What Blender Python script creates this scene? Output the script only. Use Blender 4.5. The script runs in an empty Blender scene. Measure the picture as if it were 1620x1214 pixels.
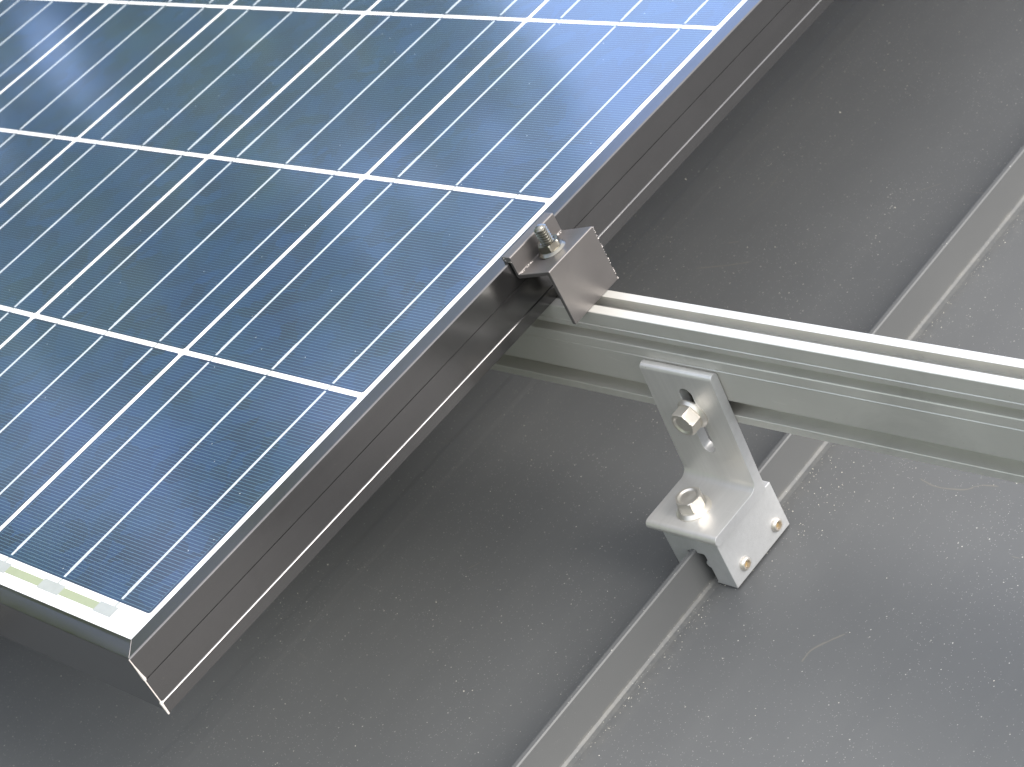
import bpy, bmesh, math, random
from mathutils import Vector, Matrix, noise
random.seed(4)
sc = bpy.context.scene
R = math.radians
# ------------------------------------------------------------------ camera
PITCH = R(30)                       # roof pitch; the roof frame is x across, y up the slope, z off the roof
ORG = Vector((0, 0, 4.2))           # roof frame origin (corner cell of the panel) above the ground
TILT = Matrix.Rotation(PITCH, 4, 'X')
FRAME = Matrix.Translation(ORG) @ TILT

cam_rows = ((0.68220957, 0.60831645, -0.40563679),
            (0.15044506, -0.65970599, -0.73631127),
            (-0.71551128, 0.44129254, -0.54157594))
cm = Matrix(((cam_rows[0][0], -cam_rows[1][0], -cam_rows[2][0], 0.83762840),
             (cam_rows[0][1], -cam_rows[1][1], -cam_rows[2][1], -0.27615026),
             (cam_rows[0][2], -cam_rows[1][2], -cam_rows[2][2], 0.56801676),
             (0, 0, 0, 1)))
cd = bpy.data.cameras.new('camera')
cam = bpy.data.objects.new('camera', cd); sc.collection.objects.link(cam)
cam.matrix_world = FRAME @ cm
cd.sensor_width = 36.0; cd.lens = 3409.165 * 36 / 1620
cd.clip_start = 0.02; cd.clip_end = 2000
cd.dof.use_dof = True; cd.dof.focus_distance = 1.06; cd.dof.aperture_fstop = 26
sc.camera = cam
# ------------------------------------------------------------------ sky and sun
SUN_AZ, SUN_EL = R(-4), R(35)       # azimuth from +X towards +Y
w = bpy.data.worlds.new('World'); sc.world = w; w.use_nodes = True
nt = w.node_tree; nt.nodes.clear()
N = nt.nodes.new
out = N('ShaderNodeOutputWorld'); bg = N('ShaderNodeBackground'); sky = N('ShaderNodeTexSky')
sky.sky_type = 'NISHITA'; sky.sun_disc = False
sky.sun_elevation = SUN_EL; sky.sun_rotation = R(90) - SUN_AZ
sky.air_density = 1.0; sky.dust_density = 0.6; sky.ozone_density = 1.5
tc = N('ShaderNodeTexCoord')
mp = N('ShaderNodeMapping'); mp.inputs['Scale'].default_value = (1, 1, 1.6)
nz = N('ShaderNodeTexNoise'); nz.inputs['Scale'].default_value = 2.2; nz.inputs['Detail'].default_value = 6
nz.inputs['Roughness'].default_value = 0.55
cr = N('ShaderNodeValToRGB')
cr.color_ramp.elements[0].position = 0.36; cr.color_ramp.elements[0].color = (0.0, 0.0, 0.0, 1)
cr.color_ramp.elements[1].position = 0.60; cr.color_ramp.elements[1].color = (0.92, 0.92, 0.92, 1)
mx = N('ShaderNodeMix'); mx.data_type = 'RGBA'
mx.inputs['B'].default_value = (8.9, 8.9, 9.15, 1)
L = nt.links.new
L(tc.outputs['Generated'], mp.inputs['Vector']); L(mp.outputs['Vector'], nz.inputs['Vector'])
# cloud cover: broken low over the horizon on the west side, closed overhead
L(nz.outputs['Fac'], cr.inputs['Fac'])
sx = N('ShaderNodeSeparateXYZ'); L(tc.outputs['Generated'], sx.inputs[0])
el = N('ShaderNodeMapRange'); el.inputs['From Min'].default_value = 0.66; el.inputs['From Max'].default_value = 0.88
el.inputs['To Min'].default_value = 0.0; el.inputs['To Max'].default_value = 0.85; L(sx.outputs[2], el.inputs['Value'])
ea = N('ShaderNodeMapRange'); ea.inputs['From Min'].default_value = -0.4; ea.inputs['From Max'].default_value = 0.5
ea.inputs['To Min'].default_value = 0.0; ea.inputs['To Max'].default_value = 0.8; L(sx.outputs[0], ea.inputs['Value'])
m1 = N('ShaderNodeMath'); m1.operation = 'MAXIMUM'; L(el.outputs[0], m1.inputs[0]); L(ea.outputs[0], m1.inputs[1])
m2 = N('ShaderNodeMath'); m2.operation = 'MULTIPLY'; L(cr.outputs['Color'], m2.inputs[0]); m2.inputs[1].default_value = 0.38
m3 = N('ShaderNodeMath'); m3.operation = 'ADD'; m3.use_clamp = True; L(m1.outputs[0], m3.inputs[0]); L(m2.outputs[0], m3.inputs[1])
L(m3.outputs[0], mx.inputs['Factor'])
# the clear, saturated blue gap between the clouds up the slope side
gy = N('ShaderNodeMapRange'); gy.inputs['From Min'].default_value = 0.02; gy.inputs['From Max'].default_value = 0.29
gy.inputs['To Min'].default_value = 0.0; gy.inputs['To Max'].default_value = 0.85; L(sx.outputs[1], gy.inputs['Value'])
gx = N('ShaderNodeMapRange'); gx.inputs['From Min'].default_value = 0.1; gx.inputs['From Max'].default_value = -0.4; L(sx.outputs[0], gx.inputs['Value'])
gz = N('ShaderNodeMapRange'); gz.inputs['From Min'].default_value = 0.86; gz.inputs['From Max'].default_value = 0.70; L(sx.outputs[2], gz.inputs['Value'])
g1 = N('ShaderNodeMath'); g1.operation = 'MULTIPLY'; L(gy.outputs[0], g1.inputs[0]); L(gx.outputs[0], g1.inputs[1])
g2 = N('ShaderNodeMath'); g2.operation = 'MULTIPLY'; L(g1.outputs[0], g2.inputs[0]); L(gz.outputs[0], g2.inputs[1])
mg = N('ShaderNodeMix'); mg.data_type = 'RGBA'; mg.inputs['B'].default_value = (5.6, 8.0, 14.0, 1)
L(g2.outputs[0], mg.inputs['Factor']); L(mx.outputs['Result'], mg.inputs['A'])
L(sky.outputs['Color'], mx.inputs['A']); pass
bg.inputs['Strength'].default_value = 0.15
L(mg.outputs['Result'], bg.inputs['Color']); L(bg.outputs['Background'], out.inputs['Surface'])
sd = bpy.data.lights.new('sun', 'SUN'); sd.energy = 2.3; sd.angle = R(32); sd.color = (1, 0.95, 0.88)
sun = bpy.data.objects.new('sun', sd); sc.collection.objects.link(sun)
sdir = Vector((math.cos(SUN_EL) * math.cos(SUN_AZ), math.cos(SUN_EL) * math.sin(SUN_AZ), math.sin(SUN_EL)))
sun.rotation_euler = sdir.to_track_quat('Z', 'Y').to_euler(); sun.location = (3, 0, 12)
sc.view_settings.view_transform = 'Standard'; sc.view_settings.look = 'None'
sc.view_settings.exposure = 0.87; sc.view_settings.gamma = 1

# ------------------------------------------------------------------ helpers
COL = sc.collection

def tag(o, label=None, cat=None, group=None, kind=None):
    if label: o['label'] = label
    if cat: o['category'] = cat
    if group: o['group'] = group
    if kind: o['kind'] = kind
    return o

def root(name, at, label, cat, group=None):
    """Empty at a point of the roof frame (mm), axes along the roof frame."""
    o = bpy.data.objects.new(name, None); COL.objects.link(o)
    o.empty_display_size = 0.02
    o.location = FRAME @ (Vector(at) / 1000); o.rotation_euler = (PITCH, 0, 0)
    o['at'] = list(at)
    return tag(o, label, cat, group)

def finish(me, angle=35):
    for p in me.polygons: p.use_smooth = True
    me.set_sharp_from_angle(angle=R(angle))

def part(name, bm, mat, parent, bevel=0, angle=35, label=None, seg=2, wn=False):
    """bm is in roof-frame millimetres; linked under parent (a root made above)."""
    at = Vector(parent['at']) if 'at' in parent.keys() else Vector((0, 0, 0))
    bmesh.ops.recalc_face_normals(bm, faces=bm.faces[:])
    for v in bm.verts: v.co = (v.co - at) / 1000
    me = bpy.data.meshes.new(name); bm.to_mesh(me); bm.free()
    finish(me, angle)
    me.materials.append(mat)
    o = bpy.data.objects.new(name, me); COL.objects.link(o); o.parent = parent
    o['at'] = list(at)
    if label: o['label'] = label
    if bevel:
        m = o.modifiers.new('bevel', 'BEVEL'); m.width = bevel / 1000; m.segments = seg
        m.limit_method = 'ANGLE'; m.angle_limit = R(40); m.harden_normals = False
    if bevel or wn: wn_ = o.modifiers.new('normals', 'WEIGHTED_NORMAL'); wn_.keep_sharp = True; wn_.weight = 90
    return o

def boxm(bm, lo, hi):
    x0, y0, z0 = lo; x1, y1, z1 = hi
    v = [bm.verts.new(p) for p in ((x0,y0,z0),(x1,y0,z0),(x1,y1,z0),(x0,y1,z0),(x0,y0,z1),(x1,y0,z1),(x1,y1,z1),(x0,y1,z1))]
    for f in ((0,3,2,1),(4,5,6,7),(0,1,5,4),(1,2,6,5),(2,3,7,6),(3,0,4,7)):
        bm.faces.new([v[i] for i in f])
    return v

def box(lo, hi):
    bm = bmesh.new(); boxm(bm, lo, hi); return bm

def prism(prof, axis, a, b, steps=1):
    """extrude a closed 2-D profile (mm) along an axis from a to b; profile coordinates are the other two axes in order"""
    bm = bmesh.new(); rings = []
    for k in range(steps + 1):
        t = a + (b - a) * k / steps; r = []
        for (p, q) in prof:
            co = {'X': (t, p, q), 'Y': (p, t, q), 'Z': (p, q, t)}[axis]
            r.append(bm.verts.new(co))
        rings.append(r)
    n = len(prof)
    for r0, r1 in zip(rings, rings[1:]):
        for i in range(n): bm.faces.new((r0[i], r0[(i+1) % n], r1[(i+1) % n], r1[i]))
    bm.faces.new(rings[0]); bm.faces.new(rings[-1][::-1])
    return bm

def lathe(bm, origin, zdir, xdir, rings, n=72, cap=True):
    """rings: (height, radius or function of the angle)"""
    o = Vector(origin); z = Vector(zdir).normalized(); x = Vector(xdir); x = (x - z * x.dot(z)).normalized(); y = z.cross(x)
    R_ = []
    for h, rad in rings:
        r = []
        for i in range(n):
            a = 2 * math.pi * i / n
            q = rad(a) if callable(rad) else rad
            r.append(bm.verts.new(o + z * h + x * (q * math.cos(a)) + y * (q * math.sin(a))))
        R_.append(r)
    for r0, r1 in zip(R_, R_[1:]):
        for i in range(n): bm.faces.new((r0[i], r0[(i+1) % n], r1[(i+1) % n], r1[i]))
    if cap:
        bm.faces.new(R_[0][::-1]); bm.faces.new(R_[-1])
    return bm

def hexr(af, cap=1e9):
    def f(a):
        t = (a % (math.pi / 3)) - math.pi / 6
        return min(af / 2 / math.cos(t), cap)
    return f

def arc(cx, cy, r, a0, a1, n=6):
    return [(cx + r * math.cos(R(a0 + (a1 - a0) * i / n)), cy + r * math.sin(R(a0 + (a1 - a0) * i / n))) for i in range(n + 1)]

# ------------------------------------------------------------------ materials
class M:
    def __init__(s, name, col=(0.5, 0.5, 0.5), rough=0.5, metal=0.0, coat=0.0, coat_rough=0.05, spec=0.5):
        s.m = bpy.data.materials.new(name); s.m.use_nodes = True; s.t = s.m.node_tree; s.n = s.t.nodes
        s.b = s.n['Principled BSDF']; s.i = s.b.inputs
        s.i['Base Color'].default_value = (*col, 1); s.i['Roughness'].default_value = rough; s.i['Metallic'].default_value = metal
        s.i['Coat Weight'].default_value = coat; s.i['Coat Roughness'].default_value = coat_rough
        s.i['Specular IOR Level'].default_value = spec
        s.c = s.new('ShaderNodeTexCoord'); s.obj = s.c.outputs['Object']
    def new(s, t, **k):
        n = s.n.new(t)
        for a, v in k.items(): setattr(n, a, v)
        return n
    def link(s, a, b): s.t.links.new(a, b)
    def mapping(s, scale=(1, 1, 1), rot=(0, 0, 0), src=None, loc=(0, 0, 0)):
        m = s.new('ShaderNodeMapping'); m.inputs['Scale'].default_value = scale; m.inputs['Rotation'].default_value = rot
        m.inputs['Location'].default_value = loc
        s.link(src or s.obj, m.inputs['Vector']); return m.outputs['Vector']
    def noise(s, scale, detail=4, rough=0.55, vec=None, dist=0):
        n = s.new('ShaderNodeTexNoise'); n.inputs['Scale'].default_value = scale; n.inputs['Detail'].default_value = detail
        n.inputs['Roughness'].default_value = rough; n.inputs['Distortion'].default_value = dist
        s.link(vec or s.obj, n.inputs['Vector']); return n.outputs['Fac']
    def ramp(s, src, stops):
        r = s.new('ShaderNodeValToRGB'); e = r.color_ramp.elements
        while len(e) < len(stops): e.new(0.5)
        for el, (p, c) in zip(e, stops):
            el.position = p; el.color = (c, c, c, 1) if isinstance(c, (int, float)) else (*c, 1)
        s.link(src, r.inputs['Fac']); return r.outputs['Color']
    def mix(s, fac, a, b):
        m = s.new('ShaderNodeMix', data_type='RGBA')
        for k, v in (('Factor', fac), ('A', a), ('B', b)):
            if isinstance(v, tuple): m.inputs[k].default_value = (*v, 1)
            elif isinstance(v, (int, float)): m.inputs[k].default_value = v
            else: s.link(v, m.inputs[k])
        return m.outputs['Result']
    def math(s, op, a, b=None, c=None):
        m = s.new('ShaderNodeMath', operation=op)
        for k, v in enumerate((a, b, c)):
            if v is None: continue
            if isinstance(v, (int, float)): m.inputs[k].default_value = v
            else: s.link(v, m.inputs[k])
        return m.outputs[0]
    def bump(s, h, strength=0.2, dist=0.0005, normal=None):
        b = s.new('ShaderNodeBump'); b.inputs['Strength'].default_value = strength; b.inputs['Distance'].default_value = dist
        s.link(h, b.inputs['Height'])
        if normal: s.link(normal, b.inputs['Normal'])
        return b.outputs['Normal']

SCRATCH = [([(168.11, 333.01), (170.04, 332.13), (173.29, 331.31), (176.78, 330.27), (180.33, 329.83), (184.11, 329.75), (188.22, 330.19), (192.25, 330.9), (195.51, 331.41), (197.69, 332.09), (199.28, 332.94), (200.61, 333.86), (201.5, 334.5)], 0.45), ([(199.77, 334.19), (200.75, 334.79), (202.02, 335.65), (203.67, 336.7), (205.5, 337.72), (207.77, 338.05), (210.45, 338.59), (212.86, 338.9), (214.5, 339.0)], 0.4), ([(180.66, 199.67), (180.46, 201.16), (180.42, 203.04), (180.36, 205.51), (180.69, 207.71), (181.65, 209.92), (183.01, 212.07), (184.53, 214.23), (186.2, 216.19), (187.78, 218.42), (189.64, 220.48), (191.18, 222.33), (192.4, 223.7)], 0.55), ([(247.55, 296.62), (248.69, 296.6), (250.3, 296.55), (251.91, 296.59), (252.9, 296.5)], 0.3), ([(-94.1, 463.4), (-90.0, 464.71), (-84.23, 466.46), (-77.81, 468.69), (-72.17, 470.4), (-67.23, 472.41), (-62.48, 474.22), (-58.48, 475.9), (-55.7, 477.2)], 0.35), ([(-87.16, 490.55), (-85.36, 491.4), (-82.59, 492.36), (-79.62, 493.33), (-77.8, 494.1)], 0.35), ([(-96.77, 525.69), (-95.86, 529.27), (-94.68, 534.35), (-93.44, 540.4), (-92.8, 546.51), (-92.96, 553.16), (-93.61, 560.54), (-94.2, 567.36), (-94.8, 572.2)], 0.2), ([(-65.18, 192.65), (-64.15, 193.87), (-62.58, 195.92), (-61.39, 197.98), (-60.3, 199.4)], 0.3), ([(-149.97, 640.06), (-148.97, 648.48), (-147.36, 660.61), (-145.44, 674.98), (-143.9, 690.06), (-142.68, 707.78), (-141.63, 728.06), (-140.63, 746.91), (-140, 760)], 0.22), ([(19.9, 559.99), (22.93, 562.14), (27.02, 565.47), (31.16, 568.68), (34, 571)], 0.25)]
def roof_mat(name, base=0.094):
    m = M(name, (base,) * 3, 0.36, spec=0.5)
    big = m.noise(3.0, 3); fine = m.noise(60, 5)
    col = m.mix(m.ramp(m.noise(9, 6, 0.65), [(0.3, 0), (0.75, 1)]), (base * 0.93, base * 0.955, base * 0.97), (base * 1.04, base * 1.065, base * 1.075))
    # pale grit and dust flecks of several sizes
    for sc_, th, c in ((260, 0.10, (0.50, 0.49, 0.44)), (520, 0.14, (0.34, 0.34, 0.31)), (800, 0.20, (0.24, 0.24, 0.23)), (130, 0.05, (0.58, 0.56, 0.48))):
        v = m.new('ShaderNodeTexVoronoi', feature='F1'); v.inputs['Scale'].default_value = sc_
        m.link(m.obj, v.inputs['Vector'])
        d = m.math('LESS_THAN', v.outputs['Distance'], th)
        sep = m.new('ShaderNodeSeparateColor'); m.link(v.outputs['Color'], sep.inputs[0])
        gate = m.math('MULTIPLY', m.math('GREATER_THAN', sep.outputs[0], 0.76), d)
        clus = m.ramp(m.noise(14, 3), [(0.35, 0.25), (0.7, 1.0)])
        col = m.mix(m.math('MULTIPLY', gate, clus), col, c)
    # faint run-off streaks down the slope and dirt gathered at the foot of each seam
    st = m.ramp(m.noise(1, 4, 0.6, m.mapping((55, 1.6, 1))), [(0.45, 0), (0.72, 1)])
    col = m.mix(m.math('MULTIPLY', st, 0.035), col, (0.22, 0.22, 0.20))
    sx = m.new('ShaderNodeSeparateXYZ'); m.link(m.obj, sx.inputs[0])
    fr = m.math('FRACT', m.math('MULTIPLY', m.math('SUBTRACT', sx.outputs[0], 0.097), 1 / 0.495))
    near = m.ramp(m.math('MULTIPLY', fr, 0.495 / 0.03), [(0.0, 1), (0.15, 0.5), (0.6, 0)])
    dirt = m.math('MULTIPLY', m.math('MULTIPLY', near, m.math('LESS_THAN', sx.outputs[2], 0.003)), m.ramp(m.noise(120, 5, 0.7), [(0.4, 0), (0.62, 1)]))
    col = m.mix(m.math('MULTIPLY', dirt, 0.16), col, (0.30, 0.28, 0.23))
    # rubbed, scratched places: stretched noise
    scr = m.noise(16, 2, 0.5, m.mapping((1, 14, 1), (0, 0, R(22))), dist=0.6)
    sm = m.math('MULTIPLY', m.ramp(scr, [(0.70, 0), (0.78, 1)]), m.ramp(m.noise(5, 2), [(0.54, 0), (0.66, 1)]))
    col = m.mix(m.math('MULTIPLY', sm, 0.22), col, (0.24, 0.22, 0.18))
    m.link(col, m.i['Base Color'])
    rg = m.math('MULTIPLY_ADD', big, 0.08, 0.43)
    m.link(m.math('ADD', rg, m.math('MULTIPLY', fine, 0.06)), m.i['Roughness'])
    n1 = m.bump(big, 0.35, 0.004); n2 = m.bump(m.noise(900, 2), 0.12, 0.0002, n1)
    m.link(n2, m.i['Normal'])
    return m.m

def alu(name, col, rough, metal=0.85, coat=0, streak=None, var=0.12, scratch=True, grain=600, gstr=0.10, grime=0.0):
    m = M(name, col, rough, metal, coat=coat, coat_rough=0.14)
    a = m.noise(22, 5, 0.6)
    b = m.noise(1, 3, 0.5, m.mapping(streak or (300, 300, 300)))
    k = m.math('MULTIPLY_ADD', a, var * 2, 1 - var)
    k = m.math('MULTIPLY', k, m.math('MULTIPLY_ADD', b, 0.16, 0.92))
    c = m.new('ShaderNodeMix', data_type='RGBA', blend_type='MULTIPLY'); c.inputs['Factor'].default_value = 1
    c.inputs['A'].default_value = (*col, 1); m.link(k, c.inputs['B'])
    col_o = c.outputs['Result']
    if scratch:
        s_ = m.ramp(m.noise(30, 3, 0.5, m.mapping((1, 9, 6), (0.3, 0.4, 0.2)), dist=1.0), [(0.68, 0), (0.75, 1)])
        col_o = m.mix(m.math('MULTIPLY', s_, 0.25), col_o, tuple(min(1, x * 1.35) for x in col))
    if grime:
        gm = m.math('MULTIPLY', m.ramp(m.noise(14, 6, 0.7, dist=0.8), [(0.56, 0), (0.72, 1)]), grime)
        col_o = m.mix(gm, col_o, tuple(x * 0.45 for x in col))
        sp = m.new('ShaderNodeTexVoronoi'); sp.inputs['Scale'].default_value = 160; m.link(m.obj, sp.inputs['Vector'])
        sc3 = m.new('ShaderNodeSeparateColor'); m.link(sp.outputs['Color'], sc3.inputs[0])
        fl = m.math('MULTIPLY', m.math('LESS_THAN', sp.outputs['Distance'], 0.07), m.math('GREATER_THAN', sc3.outputs[0], 0.82))
        col_o = m.mix(m.math('MULTIPLY', fl, 0.3), col_o, (0.3, 0.28, 0.25))
    m.link(col_o, m.i['Base Color'])
    m.link(m.math('MULTIPLY_ADD', a, 0.18, rough - 0.09), m.i['Roughness'])
    m.link(m.bump(m.math('ADD', m.noise(grain, 2), m.math('MULTIPLY', b, 0.5)), gstr, 0.0003), m.i['Normal'])
    return m.m

MAT_ROOF = roof_mat('grey_coated_sheet')
MAT_RAIL = alu('anodised_rail', (0.59, 0.58, 0.54), 0.42, 0.5, 0, (30, 30, 30), 0.05, gstr=0.02, grime=0.22)
MAT_BRACKET = alu('bracket_aluminium', (0.68, 0.665, 0.64), 0.40, 0.6, 0, (300, 6, 6), 0.05, gstr=0.05, grime=0.12)
MAT_BLOCK = alu('sawn_aluminium', (0.52, 0.525, 0.53), 0.50, 0.5, 0, (300, 300, 300), 0.10, gstr=0.35, grain=1600)
MAT_STEEL = alu('stainless_steel', (0.70, 0.66, 0.60), 0.40, 0.85, 0, (400, 400, 400), 0.10, scratch=False, grain=900, gstr=0.06)
MAT_STEEL_DARK = alu('dull_steel', (0.24, 0.23, 0.20), 0.30, 1.0, 0, (400, 400, 400), 0.25, scratch=False)
MAT_FRAME = alu('dark_bronze_anodising', (0.145, 0.142, 0.143), 0.18, 0.92, 0.0, (160, 3, 160), 0.08, gstr=0.02, grime=0.22)
MAT_FRAME_END = alu('dark_bronze_anodising_end', (0.145, 0.142, 0.143), 0.18, 0.92, 0.0, (3, 160, 160), 0.08, gstr=0.02, grime=0.22)
MAT_CLAMP = alu('brown_anodised_clamp', (0.160, 0.150, 0.146), 0.40, 0.65, 0.0, (40, 40, 40), 0.14, grime=0.3)
MAT_CUT = alu('bare_cut_metal', (0.74, 0.68, 0.64), 0.5, 0.4, var=0.1, scratch=False)
MAT_BRASS = alu('brassy_socket', (0.42, 0.30, 0.14), 0.3, 0.9, scratch=False)

m = M('white_backsheet', (0.86, 0.86, 0.85), 0.5, coat=1.0, coat_rough=0.06); MAT_BACK = m.m
m = M('silver_ribbon', (0.62, 0.66, 0.70), 0.45, 0.2, coat=1.0, coat_rough=0.06)
m.link(m.mix(m.noise(90, 3), (0.40, 0.45, 0.50), (0.60, 0.65, 0.70)), m.i['Base Color']); MAT_RIB = m.m
m = M('solder_tab', (0.62, 0.64, 0.63), 0.5, coat=1.0, coat_rough=0.06)
m.link(m.mix(m.noise(160, 3), (0.27, 0.285, 0.28), (0.36, 0.375, 0.365)), m.i['Base Color']); MAT_TAB = m.m
m = M('green_ribbon', (0.5, 0.6, 0.33), 0.5, coat=1.0, coat_rough=0.06)
m.link(m.mix(m.noise(120, 3), (0.25, 0.28, 0.18), (0.30, 0.33, 0.22)), m.i['Base Color']); MAT_GREEN = m.m

def cell_mat():
    m = M('blue_silicon_cell', (0.02, 0.05, 0.12), 0.35, coat=1.0, coat_rough=0.10, spec=0.3); m.i['Coat IOR'].default_value = 1.9
    oi = m.new('ShaderNodeObjectInfo')
    cmb = m.new('ShaderNodeCombineXYZ')
    m.link(m.math('MULTIPLY', oi.outputs['Random'], 3.7), cmb.inputs[0]); m.link(m.math('MULTIPLY', oi.outputs['Random'], 9.1), cmb.inputs[1])
    va = m.new('ShaderNodeVectorMath', operation='ADD'); m.link(m.obj, va.inputs[0]); m.link(cmb.outputs[0], va.inputs[1])
    P = va.outputs[0]
    v = m.new('ShaderNodeTexVoronoi', feature='F1'); v.inputs['Scale'].default_value = 75; v.inputs['Randomness'].default_value = 1
    nd = m.new('ShaderNodeTexNoise'); nd.inputs['Scale'].default_value = 60; m.link(P, nd.inputs['Vector'])
    mv = m.new('ShaderNodeVectorMath', operation='MULTIPLY_ADD'); m.link(nd.outputs['Color'], mv.inputs[0]); mv.inputs[1].default_value = (0.02,) * 3; m.link(P, mv.inputs[2])
    m.link(mv.outputs[0], v.inputs['Vector'])
    sp = m.new('ShaderNodeSeparateColor'); m.link(v.outputs['Color'], sp.inputs[0])
    crystal = m.mix(sp.outputs[0], (0.001, 0.010, 0.042), (0.002, 0.022, 0.082))
    crystal = m.mix(m.math('MULTIPLY', m.ramp(sp.outputs[1], [(0.8, 0), (0.95, 1)]), 0.35), crystal, (0.006, 0.036, 0.125))
    crystal = m.mix(m.ramp(m.noise(18, 4, 0.6, P), [(0.4, 0), (0.7, 0.3)]), crystal, (0.008, 0.042, 0.072))
    # printed silver fingers across the cell, stopping at a plain margin
    s = m.new('ShaderNodeSeparateXYZ'); m.link(m.obj, s.inputs[0])
    ph = m.math('FRACT', m.math('ADD', m.math('MULTIPLY', s.outputs[1], 1 / 0.00203), 0.25))
    line = m.math('LESS_THAN', m.math('ABSOLUTE', m.math('SUBTRACT', ph, 0.5)), 0.085)
    ax = m.math('ABSOLUTE', s.outputs[0]); ay = m.math('ABSOLUTE', s.outputs[1])
    inside = m.math('MULTIPLY', m.math('LESS_THAN', ax, 0.0763), m.math('LESS_THAN', ay, 0.0769))
    rim = m.math('MULTIPLY', m.math('MULTIPLY', m.math('GREATER_THAN', ax, 0.0760), m.math('LESS_THAN', ax, 0.0763)), m.math('LESS_THAN', ay, 0.0763))
    fac = m.math('MULTIPLY', m.math('MAXIMUM', m.math('MULTIPLY', line, inside), rim), 0.95)
    col = m.mix(fac, crystal, (0.062, 0.125, 0.19))
    # pale dust flecks on the glass
    dv = m.new('ShaderNodeTexVoronoi'); dv.inputs['Scale'].default_value = 110; m.link(P, dv.inputs['Vector'])
    ds = m.new('ShaderNodeSeparateColor'); m.link(dv.outputs['Color'], ds.inputs[0])
    dust = m.math('MULTIPLY', m.math('LESS_THAN', dv.outputs['Distance'], 0.04), m.math('GREATER_THAN', ds.outputs[2], 0.93))
    col = m.mix(m.math('MULTIPLY', dust, 0.6), col, (0.6, 0.63, 0.65))
    col = m.mix(m.math('MULTIPLY_ADD', m.noise(9, 5, 0.65), 0.03, -0.003), col, (0.34, 0.36, 0.35))   # thin dust film
    m.link(col, m.i['Base Color'])
    return m.m
MAT_CELL = cell_mat()

# ------------------------------------------------------------------ ground, house and roof
RZ = -183.5                         # roof sheet level in the roof frame (mm)
def simple_obj(name, bm, mat, loc=(0, 0, 0)):
    me = bpy.data.meshes.new(name); bmesh.ops.recalc_face_normals(bm, faces=bm.faces[:]); bm.to_mesh(me); bm.free(); me.materials.append(mat)
    o = bpy.data.objects.new(name, me); COL.objects.link(o); o.location = loc; return o

m = M('lawn', (0.06, 0.09, 0.03), 0.9)
m.link(m.mix(m.noise(0.8, 6), (0.045, 0.075, 0.022), (0.085, 0.11, 0.045)), m.i['Base Color']); MAT_LAWN = m.m
bm = bmesh.new()
for a, b in ((-400, -400),): boxm(bm, (-400, -400, -0.5), (400, 400, 0))
tag(simple_obj('ground', bm, MAT_LAWN), kind='structure')

X0, X1, YE, YR = -3400.0, 3200.0, -2600.0, 4200.0
SEAMS = [97 + 495 * k for k in range(-7, 7) if X0 + 60 < 97 + 495 * k < X1 - 60]
house = root('house', (0, 0, RZ), 'house under the dark grey standing seam metal roof that fills the background', 'house')
# sheet: flat pans with a shallow stiffening rib in the middle of each
prof = [(X0, RZ)]
for k in range(-8, 8):
    c = -150 + 495 * k
    if X0 + 40 < c < X1 - 40:
        prof += [(c - 13, RZ), (c - 8.5, RZ + 0.2), (c + 8.5, RZ + 0.2), (c + 13, RZ)]
prof += [(X1, RZ), (X1, RZ - 25), (X0, RZ - 25)]
bm = prism(prof, 'Y', YE, YR, 1)
roof = part('roof', bm, MAT_ROOF, house, angle=2)
tag(roof, 'dark grey coated sheet metal roof with upright folded seams')
for i, sx in enumerate(SEAMS):
    top = RZ + 25.5
    pr = [(sx + 4.5, RZ + 0.05), (sx + 1.6, RZ + 0.5), (sx + 0.3, RZ + 1.8), (sx, RZ + 4), (sx, top - 0.7), (sx - 0.7, top), (sx - 3.0, top), (sx - 3.8, top - 0.8),
          (sx - 3.8, RZ + 9), (sx - 3.2, RZ + 7), (sx - 3.2, RZ + 1.2), (sx - 5.5, RZ + 0.05)]
    bm = prism(pr, 'Y', YE, YR, 60)
    for v in bm.verts:                                  # hand-folded: faint waviness along the seam
        h = (v.co.z - RZ) / 25.5
        v.co.x += h * 0.7 * noise.noise(Vector((v.co.y / 260, i * 3.1, 0)))
        v.co.z += h * 0.35 * noise.noise(Vector((v.co.y / 180, i * 7.7, 2)))
    part('standing_seam', bm, MAT_ROOF, roof)
m = M('scratch', (0.14, 0.135, 0.12), 0.6); MAT_SCR = m.m
for pl, wd in SCRATCH:
    bm = bmesh.new(); rows = []
    n_ = len(pl)
    for k, (x, y) in enumerate(pl):
        a_ = Vector(pl[max(0, k - 1)]); b_ = Vector(pl[min(n_ - 1, k + 1)]); d_ = (b_ - a_).normalized()
        w_ = wd * (0.15 if k in (0, n_ - 1) else random.uniform(.6, 1.2))
        rows.append((bm.verts.new((x - d_.y * w_, y + d_.x * w_, RZ + .04)), bm.verts.new((x + d_.y * w_, y - d_.x * w_, RZ + .04))))
    for a_, b_ in zip(rows, rows[1:]): bm.faces.new((a_[0], a_[1], b_[1], b_[0]))
    part('scratch', bm, MAT_SCR, roof)
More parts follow.
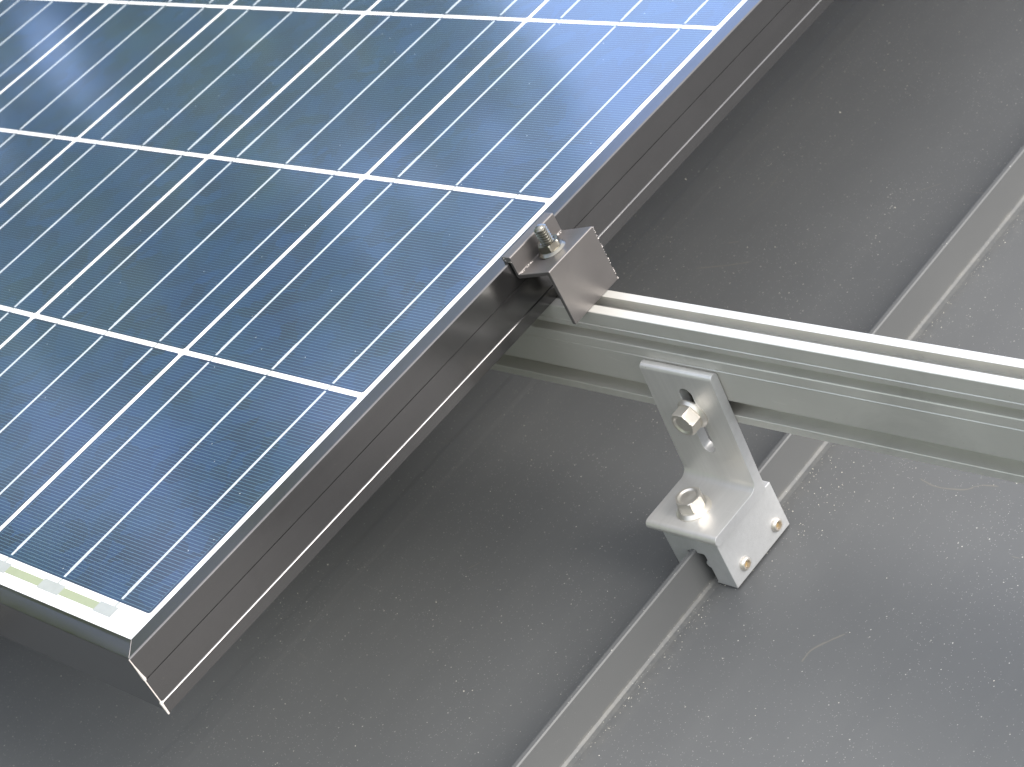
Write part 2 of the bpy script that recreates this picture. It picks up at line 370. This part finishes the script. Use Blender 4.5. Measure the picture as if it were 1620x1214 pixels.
# back slope and walls (world metres)
m = M('plaster', (0.62, 0.60, 0.55), 0.85); m.link(m.mix(m.noise(3, 6), (0.55, 0.53, 0.48), (0.68, 0.66, 0.6)), m.i['Base Color']); MAT_WALL = m.m
def fp(x, y, z): return FRAME @ (Vector((x, y, z)) / 1000)
def world_part(name, bm, mat, parent):
    inv = (Matrix.Translation(parent.location) @ TILT).inverted()
    bmesh.ops.recalc_face_normals(bm, faces=bm.faces[:])
    bmesh.ops.transform(bm, matrix=inv, verts=bm.verts[:])
    me = bpy.data.meshes.new(name); bm.to_mesh(me); bm.free(); me.materials.append(mat)
    o = bpy.data.objects.new(name, me); COL.objects.link(o); o.parent = parent; return o
eave = fp(X0, YE, RZ - 30); ridge = fp(X0, YR - 5, RZ - 30)
xl, xr = X0 / 1000, X1 / 1000
yb = ridge.y + (ridge.y - eave.y)
bm = bmesh.new()
pts = [(eave.y + 0.4, 0), (eave.y + 0.4, eave.z + 0.2), (ridge.y, ridge.z - 0.02), (yb - 0.4, eave.z + 0.2), (yb - 0.4, 0)]
r0 = [bm.verts.new((xl + 0.3, y, z)) for y, z in pts]; r1 = [bm.verts.new((xr - 0.3, y, z)) for y, z in pts]
for i in range(5): bm.faces.new((r0[i], r0[(i+1) % 5], r1[(i+1) % 5], r1[i]))
bm.faces.new(r0); bm.faces.new(r1[::-1]); world_part('wall', bm, MAT_WALL, house)
bm = bmesh.new(); t = 0.025
q = [(ridge.y + 0.004, ridge.z + 0.03), (yb, eave.z + 0.03), (yb, eave.z + 0.002), (ridge.y + 0.004, ridge.z + 0.002)]
r0 = [bm.verts.new((xl, y, z)) for y, z in q]; r1 = [bm.verts.new((xr, y, z)) for y, z in q]
for i in range(4): bm.faces.new((r0[i], r0[(i+1) % 4], r1[(i+1) % 4], r1[i]))
bm.faces.new(r0); bm.faces.new(r1[::-1]); world_part('back_slope', bm, MAT_ROOF, house)

# loose pale grit lying along the seam and on the pans
m = M('grit', (0.5, 0.48, 0.42), 0.9); MAT_GRIT = m.m
def grit_bm():
    bm = bmesh.new()
    def chip(x, y, r):
        ico = bmesh.ops.create_icosphere(bm, subdivisions=1, radius=r)
        s = Vector((random.uniform(.6, 1.4), random.uniform(.6, 1.4), random.uniform(.4, .8)))
        for v in ico['verts']:
            v.co = Vector((v.co.x * s.x + x, v.co.y * s.y + y, v.co.z * s.z + RZ + r * .3))
            v.co += Vector([random.uniform(-.2, .2) * r for _ in range(3)])
    for _ in range(230):                                  # caught against the foot of the seam
        y = random.uniform(60, 760); chip(97 + 5 + abs(random.gauss(0, 1)) * 3.2, y, random.uniform(.08, .32))
    for _ in range(70):                                  # a spill under the rail
        chip(random.gauss(116, 12), random.gauss(305, 22), random.uniform(.08, .36))
    for _ in range(700):
        chip(random.uniform(-330, 420), random.uniform(-120, 900), abs(random.gauss(0, .13)) + .10)
    return bm
bm = grit_bm()
for v in bm.verts: v.co /= 1000
me = bpy.data.meshes.new('grit'); bm.to_mesh(me); bm.free(); me.materials.append(MAT_GRIT)
g = bpy.data.objects.new('grit', me); COL.objects.link(g); g.location = ORG; g.rotation_euler = (PITCH, 0, 0)
tag(g, 'pale grit and sawdust specks scattered on the dark sheet roof', 'grit', kind='stuff')

# ------------------------------------------------------------------ solar panel
GAP, CW = 3.5, 156.0
PW = CW + GAP
PXL = -969.5; PXR = 16.0; PYB = -26.3; PYT = 10 * PW - GAP + 26.3
panel = root('solar_panel', (PXR, PYB, -36.5), 'blue polycrystalline solar panel in a dark bronze frame lying on the aluminium rail', 'solar panel')
part('glass_laminate', box((PXL + 3, PYB + 3, -4.2), (PXR - 3, PYT - 3, -0.1)), MAT_BACK, panel, label='white backed glass sheet carrying the cells')
# frame members: profile as (outward offset from the outer face, z), mitred ends
FP = [(-10, 1.5), (-0.7, 1.5), (-0.2, 1.3), (0, 0.8), (0, -12.9), (-0.45, -13.1), (-0.45, -13.7), (0, -13.9), (0, -28.9),
      (0.45, -29.15), (0.65, -29.5), (0.65, -36.2), (0.35, -36.5), (-28, -36.5), (-28, -34.9), (-1.6, -34.9), (-1.6, -6.2), (-10, -6.2), (-10, -4.5), (-3.0, -4.5), (-3.0, 0.05), (-10, 0.05)]
FP_END = [(-10, 0.9), (-7.6, 1.5), (-0.7, 1.5), (-0.2, 1.3), (0, 0.8), (0, -35.6), (-0.3, -36.0), (-0.8, -36.5), (-28, -36.5), (-28, -34.9), (-1.6, -34.9), (-1.6, -6.2), (-10, -6.2), (-10, -4.5), (-3.0, -4.5), (-3.0, 0.05), (-10, 0.05)]
def member(side, ymul=1):
    bm = bmesh.new(); r0 = []; r1 = []
    for d, z in (FP if side in ('right', 'left') else FP_END):
        if side == 'right': a = (PXR + d, PYB - d, z); b = (PXR + d, PYT + d, z)
        if side == 'left':  a = (PXL - d, PYB - d, z); b = (PXL - d, PYT + d, z)
        if side == 'front': a = (PXL - d, PYB - d, z); b = (PXR + d, PYB - d, z)
        if side == 'back':  a = (PXL - d, PYT + d, z); b = (PXR + d, PYT + d, z)
        r0.append(bm.verts.new(a)); r1.append(bm.verts.new(b))
    n = len(r0)
    for i in range(n): bm.faces.new((r0[i], r0[(i+1) % n], r1[(i+1) % n], r1[i]))
    bm.faces.new(r0); bm.faces.new(r1[::-1]); return bm
for s_ in ('right', 'left'): part('frame_member', member(s_), MAT_FRAME, panel, angle=20)
for s_ in ('front', 'back'): part('frame_member', member(s_), MAT_FRAME_END, panel, angle=20)
# bare sawn edge of the mitre at the near corner, wider where the hollow chambers are cut
def corner_edge():
    bm = bmesh.new()
    # (z, half width) down the arris; a strip folded 45 degrees across the corner
    st = [(1.2, .22), (-3, .35), (-9, .75), (-12.6, 1.15), (-12.8, 1.15), (-13.6, .9), (-14.2, .35), (-20, .32), (-28.6, .34), (-28.8, .9), (-29.6, .95), (-33, .8), (-36.6, .62)]
    rows = []
    for z, hw in st:
        e = 0.65 if z < -29 else 0.0
        cx, cy = PXR + e, PYB - e
        o_ = 0.14
        rows.append([bm.verts.new(p) for p in ((cx - hw * 1.3, cy - o_, z), (cx + o_, cy - o_, z), (cx + o_, cy + hw * 1.1, z), (cx - .4, cy + .4, z))])
    for a, b in zip(rows, rows[1:]):
        for i in range(4): bm.faces.new((a[i], a[(i+1) % 4], b[(i+1) % 4], b[i]))
    bm.faces.new(rows[0]); bm.faces.new(rows[-1][::-1]); return bm
part('corner_edge', corner_edge(), MAT_CUT, panel, label='bare metal edge of the sawn mitre joint')
bm = bmesh.new()        # mitre line across the top ledge
v = [bm.verts.new(p) for p in ((PXR - 9.6, PYB + 9.4, 1.53), (PXR - 9.4, PYB + 9.6, 1.53), (PXR - .5, PYB + .8, 1.53), (PXR - .8, PYB + .5, 1.53))]
bm.faces.new(v)
bmesh.ops.solidify(bm, geom=bm.faces[:], thickness=0.1)
part('mitre_line', bm, MAT_CUT, panel)
# cells
def cell_mesh():
    bm = bmesh.new(); h = 78.0; c = 1.1
    pts = [(-h + c, -h), (h - c, -h), (h, -h + c), (h, h - c), (h - c, h), (-h + c, h), (-h, h - c), (-h, -h + c)]
    lo = [bm.verts.new((x / 1000, y / 1000, -0.00008)) for x, y in pts]; hi = [bm.verts.new((x / 1000, y / 1000, 0)) for x, y in pts]
    bm.faces.new(hi); n = 8
    for i in range(n): bm.faces.new((lo[i], lo[(i+1) % n], hi[(i+1) % n], hi[i]))
    me = bpy.data.meshes.new('cell'); bm.to_mesh(me); bm.free(); me.materials.append(MAT_CELL); return me
cme = cell_mesh()
pat = Vector(panel['at'])
def bus_mesh(x, seed):
    rnd = random.Random(seed); e = rnd.uniform(-.5, .5); bm = bmesh.new()
    ws = [(-76.6 + e, .72, 0), (-71.9 + e, .72, 0), (-71.8 + e, 1.0, -.12), (-56, .95, -.1), (-55.8, .72, 0), (76.8, .72, 0)]
    rows = [[bm.verts.new(((x + c - w_) / 1000, y / 1000, 0)) for c, w_, y in ((c, w_, y),)] + [bm.verts.new(((x + c + w_) / 1000, y / 1000, 0))] +
            [bm.verts.new(((x + c + w_) / 1000, y / 1000, .00016)), bm.verts.new(((x + c - w_) / 1000, y / 1000, .00016))] for y, w_, c in ws]
    for a, b in zip(rows, rows[1:]):
        for q in range(4): bm.faces.new((a[q], a[(q+1) % 4], b[(q+1) % 4], b[q]))
    bm.faces.new(rows[0]); bm.faces.new(rows[-1][::-1]); bmesh.ops.recalc_face_normals(bm, faces=bm.faces[:])
    me = bpy.data.meshes.new('busbar'); bm.to_mesh(me); bm.free(); me.materials.append(MAT_RIB); return me
bms = [[bus_mesh(x, 10 * v + k) for v in range(4)] for k, x in enumerate((-52, 0, 52))]
for i in range(6):
    for j in range(10):
        o = bpy.data.objects.new('cell', cme); COL.objects.link(o); o.parent = panel
        o.location = (Vector((-78 - i * PW, 78 + j * PW, 0.02)) - pat) / 1000
        for k in range(3):
            b_ = bpy.data.objects.new('busbar', bms[k][(i * 7 + j * 3 + k) % 4]); COL.objects.link(b_); b_.parent = o
# continuous ribbons under the cells, seen only where they cross the gaps
for i in range(6):
    for b_ in (1, 3, 5):
        x = -(i * PW + CW * b_ / 6)
        part('connecting_ribbon', box((x - .75, -4, -.09), (x + .75, 10 * PW + 8, -.02)), MAT_TAB, panel)
# cross ribbon under the first row: solder tabs, with the ribbon coloured pale green between
bars = sorted(-(i * PW + CW * b_ / 6) for i in range(6) for b_ in (1, 3, 5))
for k, x in enumerate(bars):
    last = k == len(bars) - 1
    part('solder_tab', box((x - 12, -9.6, -.085), (x + (3.5 if last else 7.5), -3.2, 0.14)), MAT_TAB, panel)
    if k:
        part('green_ribbon', box((bars[k-1] + 7.5, -8.8, -.085), (x - 12, -4.2, 0.12)), MAT_GREEN, panel)

# ------------------------------------------------------------------ mounting rail
YF, YBK, ZT = 275.5, 293.5, -36.6
rail = root('mounting_rail', (0, (YF + YBK) / 2, -100.5), 'slotted silver aluminium rail running under the solar panel', 'rail')
o = ZT
rp = [ # (y, z) clockwise from top front lip
 (YF + .3, o), (YF + 5.6, o), (YF + 5.6, o - 2.0), (YF + 3.2, o - 2.6), (YF + 3.2, o - 8.5), (YBK - 3.2, o - 8.5), (YBK - 3.2, o - 2.6), (YBK - 5.4, o - 2.0), (YBK - 5.4, o), (YBK - .3, o), (YBK, o - .3),
 (YBK, -50.5), (YBK - 3.2, -50.8), (YBK - 3.2, -56.6), (YBK, -56.9), (YBK, -84.6), (YBK - 6, -84.6), (YBK - 6, -95), (YBK, -95), (YBK, -100.2), (YBK - .3, -100.5),
 (YF + .3, -100.5), (YF, -100.2), (YF, -95.3), (YF + .25, -95.0), (YF + 9.5, -96.2), (YF + 9.5, -84.9), (YF + .2, -84.6), (YF, -84.3),
 (YF, -64.0), (YF + .35, -63.7), (YF + .35, -63.3), (YF - .05, -63.0), (YF + .1, -57.3), (YF + .5, -56.8), (YF + 6.4, -57.3), (YF + 6.4, -50.6), (YF + .4, -50.3), (YF + .1, -50.0),
 (YF - .05, -46.6), (YF + .35, -46.3), (YF + .35, -45.9), (YF, -45.6), (YF, o - .3)]
part('rail_profile', prism(rp, 'X', -960, 1180), MAT_RAIL, rail, angle=4)
part('end_cap', box((1180.1, YF + .4, -100.2), (1182, YBK - .4, o - .3)), MAT_FRAME, rail)

# ------------------------------------------------------------------ roof mount: block on the seam, angle bracket, bolts
mount = root('roof_mount', (96, 256, RZ + 1.2), 'bright aluminium angle bracket and block clamped on the standing seam, bolted to the rail', 'mounting bracket')
LX0, LX1 = 67.6, 117.8
ZH = -143.5
LP = [(275.3, ZH - 6.5), (275.3, -66.5)] + arc(272.3, -66.5, 3.0, 0, 180, 10) + [(269.3, -138.5)] + arc(264.3, -138.5, 5.0, 0, -90, 7) + \
     [(232.8, ZH)] + arc(232.8, ZH - 3.2, 3.2, 90, 235, 9) + [(232.6, ZH - 6.5)]
bm = prism(LP, 'X', LX0, LX1)
bmesh.ops.recalc_face_normals(bm, faces=bm.faces[:])
me = bpy.data.meshes.new('angle_bracket'); bm.to_mesh(me); bm.free()
brk = bpy.data.objects.new('angle_bracket', me); COL.objects.link(brk)
SXC = 94.6
sp_ = arc(SXC, -80, 4.3, 0, 180, 12) + arc(SXC, -117.5, 4.3, 180, 360, 12)
bm = prism(sp_, 'Y', 262, 282)
bmesh.ops.recalc_face_normals(bm, faces=bm.faces[:])
cme2 = bpy.data.meshes.new('tmp'); bm.to_mesh(cme2); bm.free()
cut = bpy.data.objects.new('tmp', cme2); COL.objects.link(cut)
bo = brk.modifiers.new('b', 'BOOLEAN'); bo.object = cut; bo.operation = 'DIFFERENCE'; bo.solver = 'EXACT'
bv = brk.modifiers.new('v', 'BEVEL'); bv.width = 0.45; bv.segments = 2; bv.limit_method = 'ANGLE'; bv.angle_limit = R(50)
dg = bpy.context.evaluated_depsgraph_get()
nm = bpy.data.meshes.new_from_object(brk.evaluated_get(dg))
bpy.data.objects.remove(brk); bpy.data.objects.remove(cut)
bm = bmesh.new(); bm.from_mesh(nm); bpy.data.meshes.remove(nm)
def lean(z): return 0.06 * max(0.0, z - ZH)
for v in bm.verts: v.co.x += lean(v.co.z)
part('angle_bracket', bm, MAT_BRACKET, mount, angle=30, wn=True, label='silver angle bracket with a slot in its upright leg')
ab = mount.children[0] if mount.children else [c for c in bpy.data.objects if c.name == 'angle_bracket'][0]
ab.data.materials.append(MAT_BLOCK)
for p in ab.data.polygons:
    if abs(p.normal.x) > 0.9: p.material_index = 1
# clamp block straddling the seam
BX0, BX1, BY0, BY1, BZ1, BZ0 = 77.0, 115.6, 231.2, 281.0, -150.05, RZ + 1.3
bp = [(BX0, BZ1), (BX0, BZ0), (91.2, BZ0), (91.2, -177), (92.6, -176), (92.6, -166), (89.6, -165), (89.6, -160.6), (101.4, -160.6), (101.9, -161.4), (101.9, -165.4),
      (100.4, -166.4), (99.9, -168.0), (100.6, -169.6), (102.2, -170.6), (102.2, -181.0), (101.2, -181.4), (101.2, BZ0), (BX1, BZ0), (BX1, BZ1)]
block = part('clamp_block', prism(bp, 'Y', BY0, BY1), MAT_BLOCK, mount, bevel=0.35, label='matt aluminium block slotted over the seam')
for y in (242.3, 272.3):
    bm = bmesh.new()
    rr = [(-1.0, 3.9), (0.9, 3.9), (1.7, 3.6), (2.2, 3.0), (2.25, hexr(4.2)), (0.3, hexr(4.0)), (0.2, 0.02)]
    lathe(bm, (BX1, y, -174.0), (1, 0, 0), (0, 0, 1), rr, 60, cap=False)
    ss = part('set_screw', bm, MAT_STEEL, block)
    bm = bmesh.new(); lathe(bm, (BX1 + .35, y, -174.0), (1, 0, 0), (0, 0, 1), [(0, 1.95), (.12, 1.9)], 30)
    part('hex_socket', bm, MAT_BRASS, ss)

def flange_bolt(at, axis, xdir, af=12.4, fl=9.0, h=8.6, parent=None, flip=0, dish=True):
    bm = bmesh.new(); cr_ = af / 2 / math.cos(math.pi / 6)
    rr = [(0, fl), (0.9, fl), (1.4, fl - .5), (2.6, af / 2 + 1.3), (2.7, hexr(af)), (h - 1.1, hexr(af)), (h - .35, hexr(af, cr_ * .955)), (h, hexr(af, cr_ * .89))]
    if dish: rr += [(h, af * .42), (h - .35, af * .385), (h - .75, af * .34), (h - .8, af * .28), (h - .55, af * .12), (h - .5, af * .03)]
    lathe(bm, at, axis, xdir, rr, 96)
    return part('flange_bolt', bm, MAT_STEEL, parent, angle=28)
flange_bolt((SXC + lean(-95) - .3, 269.3, -93.0), (0, -1, 0), (1, 0, .15), h=10, af=13.6, fl=9.4, parent=mount)
bm = bmesh.new(); lathe(bm, (SXC + lean(-95) - .3, 269.4, -93.0), (0, 1, 0), (1, 0, 0), [(0, 3.9), (11, 3.9)], 32)
part('bolt_shank', bm, MAT_STEEL, mount)
flange_bolt((91.0, 246.5, ZH), (0, 0, 1), (1, .28, 0), h=9.6, af=13.8, fl=10.0, parent=mount)

# ------------------------------------------------------------------ end clamp on the panel edge
clamp = root('end_clamp', (30, 283.5, ZT), 'brown bent metal end clamp holding the panel frame edge down on the rail', 'clamp')
CY0, CY1 = 264.8, 302.6
t = 2.4
# outline in x,z : lip, upright flange, sloping plate, outer leg
cpf = [(12.0, 1.55), (14.4, 1.55), (16.9, 1.55), (16.9, -8.2), (18.2, -9.0), (42.8, -3.2), (42.8, ZT + .1), (45.2, ZT + .1), (45.2, -0.8), (44.7, -0.4), (19.4, -6.3), (18.9, -6.0),
       (18.9, 5.0), (18.4, 5.5), (12.4, 5.0), (12.0, 4.4)]
cbody = part('clamp_body', prism(cpf, 'Y', CY0, CY1), MAT_CLAMP, clamp, bevel=0.28)
bm = bmesh.new()                         # burrs along the sawn bend and edges
def blob(x, y, z, r):
    ic = bmesh.ops.create_icosphere(bm, subdivisions=1, radius=r)
    for v in ic['verts']: v.co = Vector((v.co.x + x, v.co.y * random.uniform(.8, 2) + y, v.co.z * .7 + z))
for k in range(26):
    y = random.choice([random.uniform(266, 279), random.uniform(292, 302)])
    blob(19.6 + random.uniform(0, 1.0), y, -6.3 + random.uniform(0, .5), random.uniform(.15, .5))
for k in range(30): blob(45.3, CY1, random.uniform(ZT, -1), random.uniform(.12, .34))
for k in range(8): blob(random.uniform(12.5, 18.5), CY0, random.uniform(1.8, 5), random.uniform(.1, .3))
part('burr', bm, MAT_CUT, clamp, label='bright metal burrs along the sawn edges')
# stud and nut, square to the sloping plate
ax = Vector((-0.10, 0.0, 1)).normalized()
sb = Vector((29.0, 284.5, -4.2))
bm = bmesh.new(); rings = [(-30, 3.5)]; h = -1.0; p_ = 1.5
while h < 15.0:
    rings += [(h, 2.8), (h + p_ * .15, 2.8), (h + p_ * .48, 3.7), (h + p_ * .62, 3.7), (h + p_ * .97, 2.85)]; h += p_
rings += [(h, 2.6), (h + .5, 2.4), (h + .9, 1.8)]
lathe(bm, sb, ax, (1, 0, 0), rings, 32)
part('threaded_stud', bm, MAT_STEEL_DARK, clamp, angle=50)
bm = bmesh.new(); rr = [(0, 8.0), (.9, 8.0), (1.4, 7.6), (2.3, 6.4), (2.35, hexr(11.4)), (5.4, hexr(11.4)), (6.2, hexr(11.4, 5.9)), (6.3, 4.3), (5.8, 3.8)]
lathe(bm, sb, ax, (1, .3, 0), rr, 96)
part('flange_nut', bm, MAT_STEEL_DARK, clamp, angle=28)

# ------------------------------------------------------------------ trees beyond the eaves, mirrored in the panel glass
m = M('bark', (0.09, 0.07, 0.05), 0.9); MAT_BARK = m.m
m = M('foliage', (0.06, 0.09, 0.035), 0.6)
oi = m.new('ShaderNodeObjectInfo')
m.link(m.mix(m.noise(1.3, 4), (0.18, 0.25, 0.04), (0.30, 0.36, 0.08)), m.i['Base Color']); MAT_LEAF = m.m
def tree(x, y, H, W, label, seed):
    rnd = random.Random(seed)
    r = bpy.data.objects.new('broadleaf_tree', None); COL.objects.link(r); r.location = (x, y, 0)
    tag(r, label, 'tree', 'trees standing left of the house')
    bm = bmesh.new(); rings = []
    def limb(p0, p1, r0, r1):
        d = (p1 - p0); lathe(bm, p0, d, (1, .2, .1), [(0, r0), (d.length * .5, (r0 + r1) * .52), (d.length, r1)], 8)
    limb(Vector((0, 0, 0)), Vector((.2, .1, H * .45)), .28, .18)
    tips = []
    for k in range(9):
        a = k * 2.4; q = Vector((math.cos(a) * W * .5 * rnd.uniform(.4, .9), math.sin(a) * W * .5 * rnd.uniform(.4, .9), H * rnd.uniform(.55, .9)))
        limb(Vector((.2, .1, H * rnd.uniform(.3, .44))), q, .11, .03); tips.append(q)
    me = bpy.data.meshes.new('trunk'); bm.to_mesh(me); bm.free(); me.materials.append(MAT_BARK)
    t_ = bpy.data.objects.new('trunk', me); COL.objects.link(t_); t_.parent = r
    vs = []; fs = []
    clumps = [q + Vector((rnd.gauss(0, W * .13), rnd.gauss(0, W * .13), rnd.gauss(0, H * .06))) for q in tips for _ in range(7)]
    for c in clumps:
        rad = rnd.uniform(.45, .95)
        for _ in range(210):
            u = Vector((rnd.gauss(0, 1), rnd.gauss(0, 1), rnd.gauss(0, 1))).normalized() * rad * rnd.random() ** .4
            p = c + u; s_ = rnd.uniform(.07, .14)
            a = Vector((rnd.gauss(0, 1), rnd.gauss(0, 1), rnd.gauss(0, 1))).normalized(); b = a.orthogonal().normalized()
            i0 = len(vs); vs += [p - a * s_, p + b * s_ * .6, p + a * s_, p - b * s_ * .6]; fs.append((i0, i0 + 1, i0 + 2, i0 + 3))
    me = bpy.data.meshes.new('crown'); me.from_pydata([tuple(v) for v in vs], [], fs); me.materials.append(MAT_LEAF)
    c_ = bpy.data.objects.new('crown', me); COL.objects.link(c_); c_.parent = r
tree(-11.8, -0.9, 12.6, 5.0, 'leafy tree beyond the left gable, mirrored in the panel', 1)
tree(-11.5, 3.1, 14.2, 5.0, 'tallest leafy tree behind the ridge end of the roof', 5)
tree(-11.0, -4.8, 13.0, 5.5, 'leafy tree nearest the eaves corner', 3)
